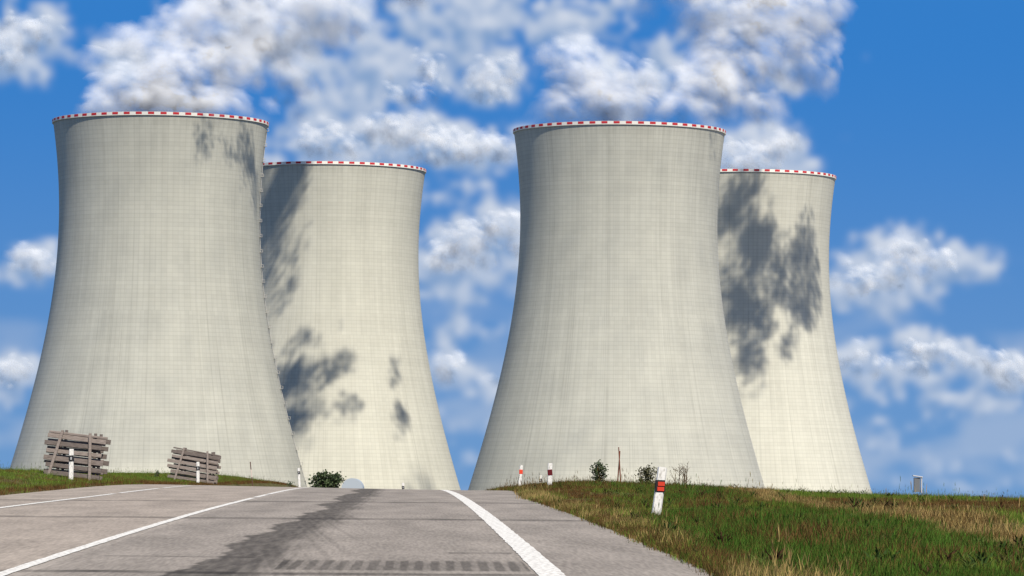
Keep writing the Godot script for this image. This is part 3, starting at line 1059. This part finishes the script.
# ==================================================================== marker posts
func marker_post(where: Vector3, tilt: float, style: String, label: String, h := 0.95) -> void:
	var o := thing("marker_post", where, label, "marker post", "white roadside marker posts")
	o.rotation.z = tilt
	var white := mat(Color.WHITE, 0.5, 0.4)
	var nt := NoiseTexture2D.new()
	nt.width = 128
	nt.height = 128
	nt.seamless = true
	nt.noise = noise(140, 0.05, 5)
	var gr := Gradient.new()
	gr.set_color(0, Color(0.30, 0.29, 0.26).linear_to_srgb())
	gr.set_color(1, Color(0.68, 0.68, 0.67).linear_to_srgb())
	gr.set_offset(1, 0.5)
	nt.color_ramp = gr
	white.albedo_texture = nt
	white.uv1_triplanar = true
	white.uv1_scale = Vector3(3, 1.5, 3)
	var w := 0.12
	# hollow-backed plastic section with a slanting top
	var st := begin()
	var sec: Array[Vector2] = [Vector2(-w / 2, 0.02), Vector2(-w / 2 + 0.015, 0.045), Vector2(w / 2 - 0.015, 0.045), Vector2(w / 2, 0.02), Vector2(w / 2 - 0.01, -0.05), Vector2(-w / 2 + 0.01, -0.05)]
	for i in 6:
		var a := sec[i]
		var b := sec[(i + 1) % 6]
		var ta := h - (0.045 - a.y) * 0.35
		var tb := h - (0.045 - b.y) * 0.35
		quad(st, Vector3(a.x, -0.3, a.y), Vector3(a.x, ta, a.y), Vector3(b.x, tb, b.y), Vector3(b.x, -0.3, b.y))
	for i in range(1, 5):
		var pts: Array[Vector3] = []
		for q in [0, i, i + 1]:
			pts.append(Vector3(sec[q].x, h - (0.045 - sec[q].y) * 0.35, sec[q].y))
		tri(st, pts[0], pts[1], pts[2])
	part("body", st.commit(), white, o)
	st = begin()
	var bc: Material = mat(Color(0.02, 0.02, 0.022), 0.6)
	if style == "red":
		bc = mat(Color(0.62, 0.06, 0.03), 0.45)
	elif style == "maroon":
		bc = mat(Color(0.10, 0.012, 0.015), 0.5)
	var slant := Basis(Vector3.BACK, 0.10)
	add_box(st, Vector3(0, h - 0.24, -0.001), Vector3(w + 0.006, 0.15, 0.104), slant, 0.012)
	var band := part("band", st.commit(), bc, o)
	if style == "framed":
		for q in [0.028, -0.036]:
			st = begin()
			add_box(st, Vector3(0.012, h - 0.24 + q, 0.055), Vector3(0.085, 0.052, 0.012), slant)
			part("reflector", st.commit(), mat(Color(0.52, 0.045, 0.018), 0.3, 0.5), band)
	elif style == "black":
		st = begin()
		add_box(st, Vector3(0, h - 0.24, 0.055), Vector3(0.04, 0.07, 0.012))
		part("reflector", st.commit(), mat(Color(0.35, 0.36, 0.38), 0.3, 0.5), band)

func build_posts() -> void:
	marker_post(at(655.5, 519, 50.5), -0.13, "framed", "leaning white post with black framed red reflectors nearest on the right verge", 0.66)
	marker_post(at(549.5, 489, 104), -0.02, "maroon", "white post with a dark maroon band on the right verge", 0.67)
	marker_post(at(519.8, 485, 142), -0.08, "red", "white post with a bright red band at the road crest", 0.71)
	marker_post(at(71, 485, 101), 0.0, "black", "white post with black band before the larger plank stack", 0.91)
	marker_post(at(198, 480, 148), 0.02, "black", "white post with black band before the smaller plank stack", 0.67)
	marker_post(at(299.5, 486, 205), 0.06, "black", "small white post beside the dark bush at the crest", 0.92)
	marker_post(at(403, 500, 200), 0.0, "black", "white post tip showing over the middle of the road crest", 0.86)
	marker_post(at(540.5, 492, 190), 0.0, "black", "distant white post tip between the two red banded posts", 0.80)

# ==================================================================== plank stacks
func build_fence_stacks() -> void:
	var woods: Array[Material] = []
	for k in 3:
		var m := mat(Color(1, 1, 1), 0.9, 0.15)
		var nt := NoiseTexture2D.new()
		nt.width = 256
		nt.height = 256
		nt.seamless = true
		nt.noise = noise(120 + k, 0.03, 4)
		var g := Gradient.new()
		var lo: Color = [Color(0.09, 0.075, 0.068), Color(0.07, 0.058, 0.053), Color(0.12, 0.10, 0.09)][k]
		var hi: Color = [Color(0.26, 0.225, 0.21), Color(0.20, 0.175, 0.165), Color(0.32, 0.28, 0.26)][k]
		g.set_color(0, lo.linear_to_srgb())
		g.set_color(1, hi.linear_to_srgb())
		nt.color_ramp = g
		m.albedo_texture = nt
		m.uv1_triplanar = true
		m.uv1_scale = Vector3(0.6, 9.0, 9.0)
		woods.append(m)
	var r := RandomNumberGenerator.new()
	r.seed = 77
	var sets := [
		[at(69.5, 479, 103.5), 1.52, 1.12, -0.10, ["front snow fence panel of the larger plank stack", "middle snow fence panel of the larger plank stack", "rear snow fence panel of the larger plank stack"]],
		[at(191, 482, 151.0), 1.80, 1.12, -0.15, ["front snow fence panel of the smaller plank stack", "middle snow fence panel of the smaller plank stack", "rear snow fence panel of the smaller plank stack"]]]
	for q: Array in sets:
		var wide: float = q[1]
		var high: float = q[2]
		for layer in 3:
			var o := thing("snow_fence_panel", (q[0] as Vector3) + Vector3(0.05 * layer, -0.02, -0.14 * layer), q[4][layer], "fence panel", "weathered snow fence panels in two stacks")
			o.rotation = Vector3(-0.10 + 0.02 * layer, r.randf_range(-0.05, 0.05), float(q[3]) + r.randf_range(-0.02, 0.02))
			var rows := 6
			for k in rows:
				var st := begin()
				var y := 0.12 + (high - 0.16) * (k + (0.5 if layer == 1 else 0.0)) / (rows - 1.0) + r.randf_range(-0.015, 0.015)
				var ww := wide * r.randf_range(0.94, 1.06)
				var hh := (0.118 if layer != 1 else 0.055) * r.randf_range(0.85, 1.1)
				add_box(st, Vector3.ZERO, Vector3(hh, ww, 0.035), Basis(Vector3.BACK, PI / 2 + r.randf_range(-0.025, 0.025)), 0.006)
				part("plank", st.commit(), woods[r.randi() % 3], o, Transform3D(Basis(), Vector3(r.randf_range(-0.06, 0.06), y, 0)))
			for s in [-1.0, 1.0]:
				var st := begin()
				var lean := (-0.24 if s < 0 else 0.06) if layer == 0 else r.randf_range(-0.08, 0.08)
				var z := 0.05 if layer == 0 else -0.05
				add_box(st, Vector3.ZERO, Vector3(0.075, high + 0.2, 0.055), Basis(Vector3.BACK, lean + float(-q[3]) * 0.6), 0.008)
				part("upright", st.commit(), woods[2 if layer == 0 else 1], o, Transform3D(Basis(), Vector3(s * wide * 0.30 + 0.05 * layer, high * 0.5 + 0.04, z)))

# ==================================================================== small things
func build_small_things() -> void:
	var rust := mat(Color(0.16, 0.055, 0.035), 0.9)
	var p := ground_at(620.5, 106)
	var o := thing("stake_pair", p, "two thin red brown stakes crossed together on the right verge", "stakes")
	for s in [-1.0, 1.0]:
		var st := begin()
		tube(st, Vector3(s * 0.055, -0.15, 0.02 * s), Vector3(-s * 0.018, 0.98 + 0.05 * s, 0.02 * s), 0.02, 0.014, 7)
		part("stake", st.commit(), rust, o)
	# thin marker stick on the left verge
	p = ground_at(255, 160)
	o = thing("marker_stick", p, "thin leaning stick on the left verge with pale and dark bands", "stick")
	o.rotation.z = 0.11
	for k in 4:
		var st := begin()
		tube(st, Vector3(0, -0.1 + k * 0.31, 0), Vector3(0, 0.21 + k * 0.31, 0), 0.022, 0.022, 6)
		part("section", st.commit(), mat(Color(0.09, 0.05, 0.04) if k != 2 else Color(0.5, 0.42, 0.38)), o)
	# little shelter-like cabinet on the right skyline
	p = at(917.5, 489.5, 172)
	o = thing("roadside_cabinet", p, "small grey cabinet with a pale hood on the right skyline", "cabinet")
	var grey := mat(Color(0.13, 0.14, 0.155), 0.7)
	var pale := mat(Color(0.42, 0.43, 0.46), 0.6)
	var st := begin()
	add_box(st, Vector3(-0.03, 0.2, 0), Vector3(0.26, 0.62, 0.2), Basis(), 0.01)
	part("body", st.commit(), grey, o)
	st = begin()
	add_box(st, Vector3(0.165, 0.2, 0.02), Vector3(0.05, 0.7, 0.22), Basis(), 0.006)
	part("side_panel", st.commit(), pale, o)
	st = begin()
	add_box(st, Vector3(0.0, 0.56, 0.02), Vector3(0.05, 0.42, 0.28), Basis(Vector3.BACK, PI / 2 - 0.16), 0.012)
	part("hood", st.commit(), pale, o)
	# pale curved roof beyond the crest
	p = at(352, 489, 700)
	o = thing("arched_shed", p, "pale blue grey arched roof just beyond the crest beside the bush", "shed")
	st = begin()
	for i in 12:
		var a0 := lerpf(0.0, PI, i / 12.0)
		var a1 := lerpf(0.0, PI, (i + 1) / 12.0)
		var q0 := Vector3(-cos(a0) * 1.9, sin(a0) * 1.9, 0)
		var q1 := Vector3(-cos(a1) * 1.9, sin(a1) * 1.9, 0)
		var back := Vector3(0, 0, -8)
		quad(st, q0, q0 + back, q1 + back, q1)
		tri(st, Vector3.ZERO, q0, q1)
	part("roof", st.commit(), mat(Color(0.34, 0.39, 0.45), 0.6), o)
	st = begin()
	add_box(st, Vector3(0, -2.5, -4), Vector3(3.7, 5.0, 7.9))
	part("wall", st.commit(), mat(Color(0.5, 0.5, 0.5)), o)
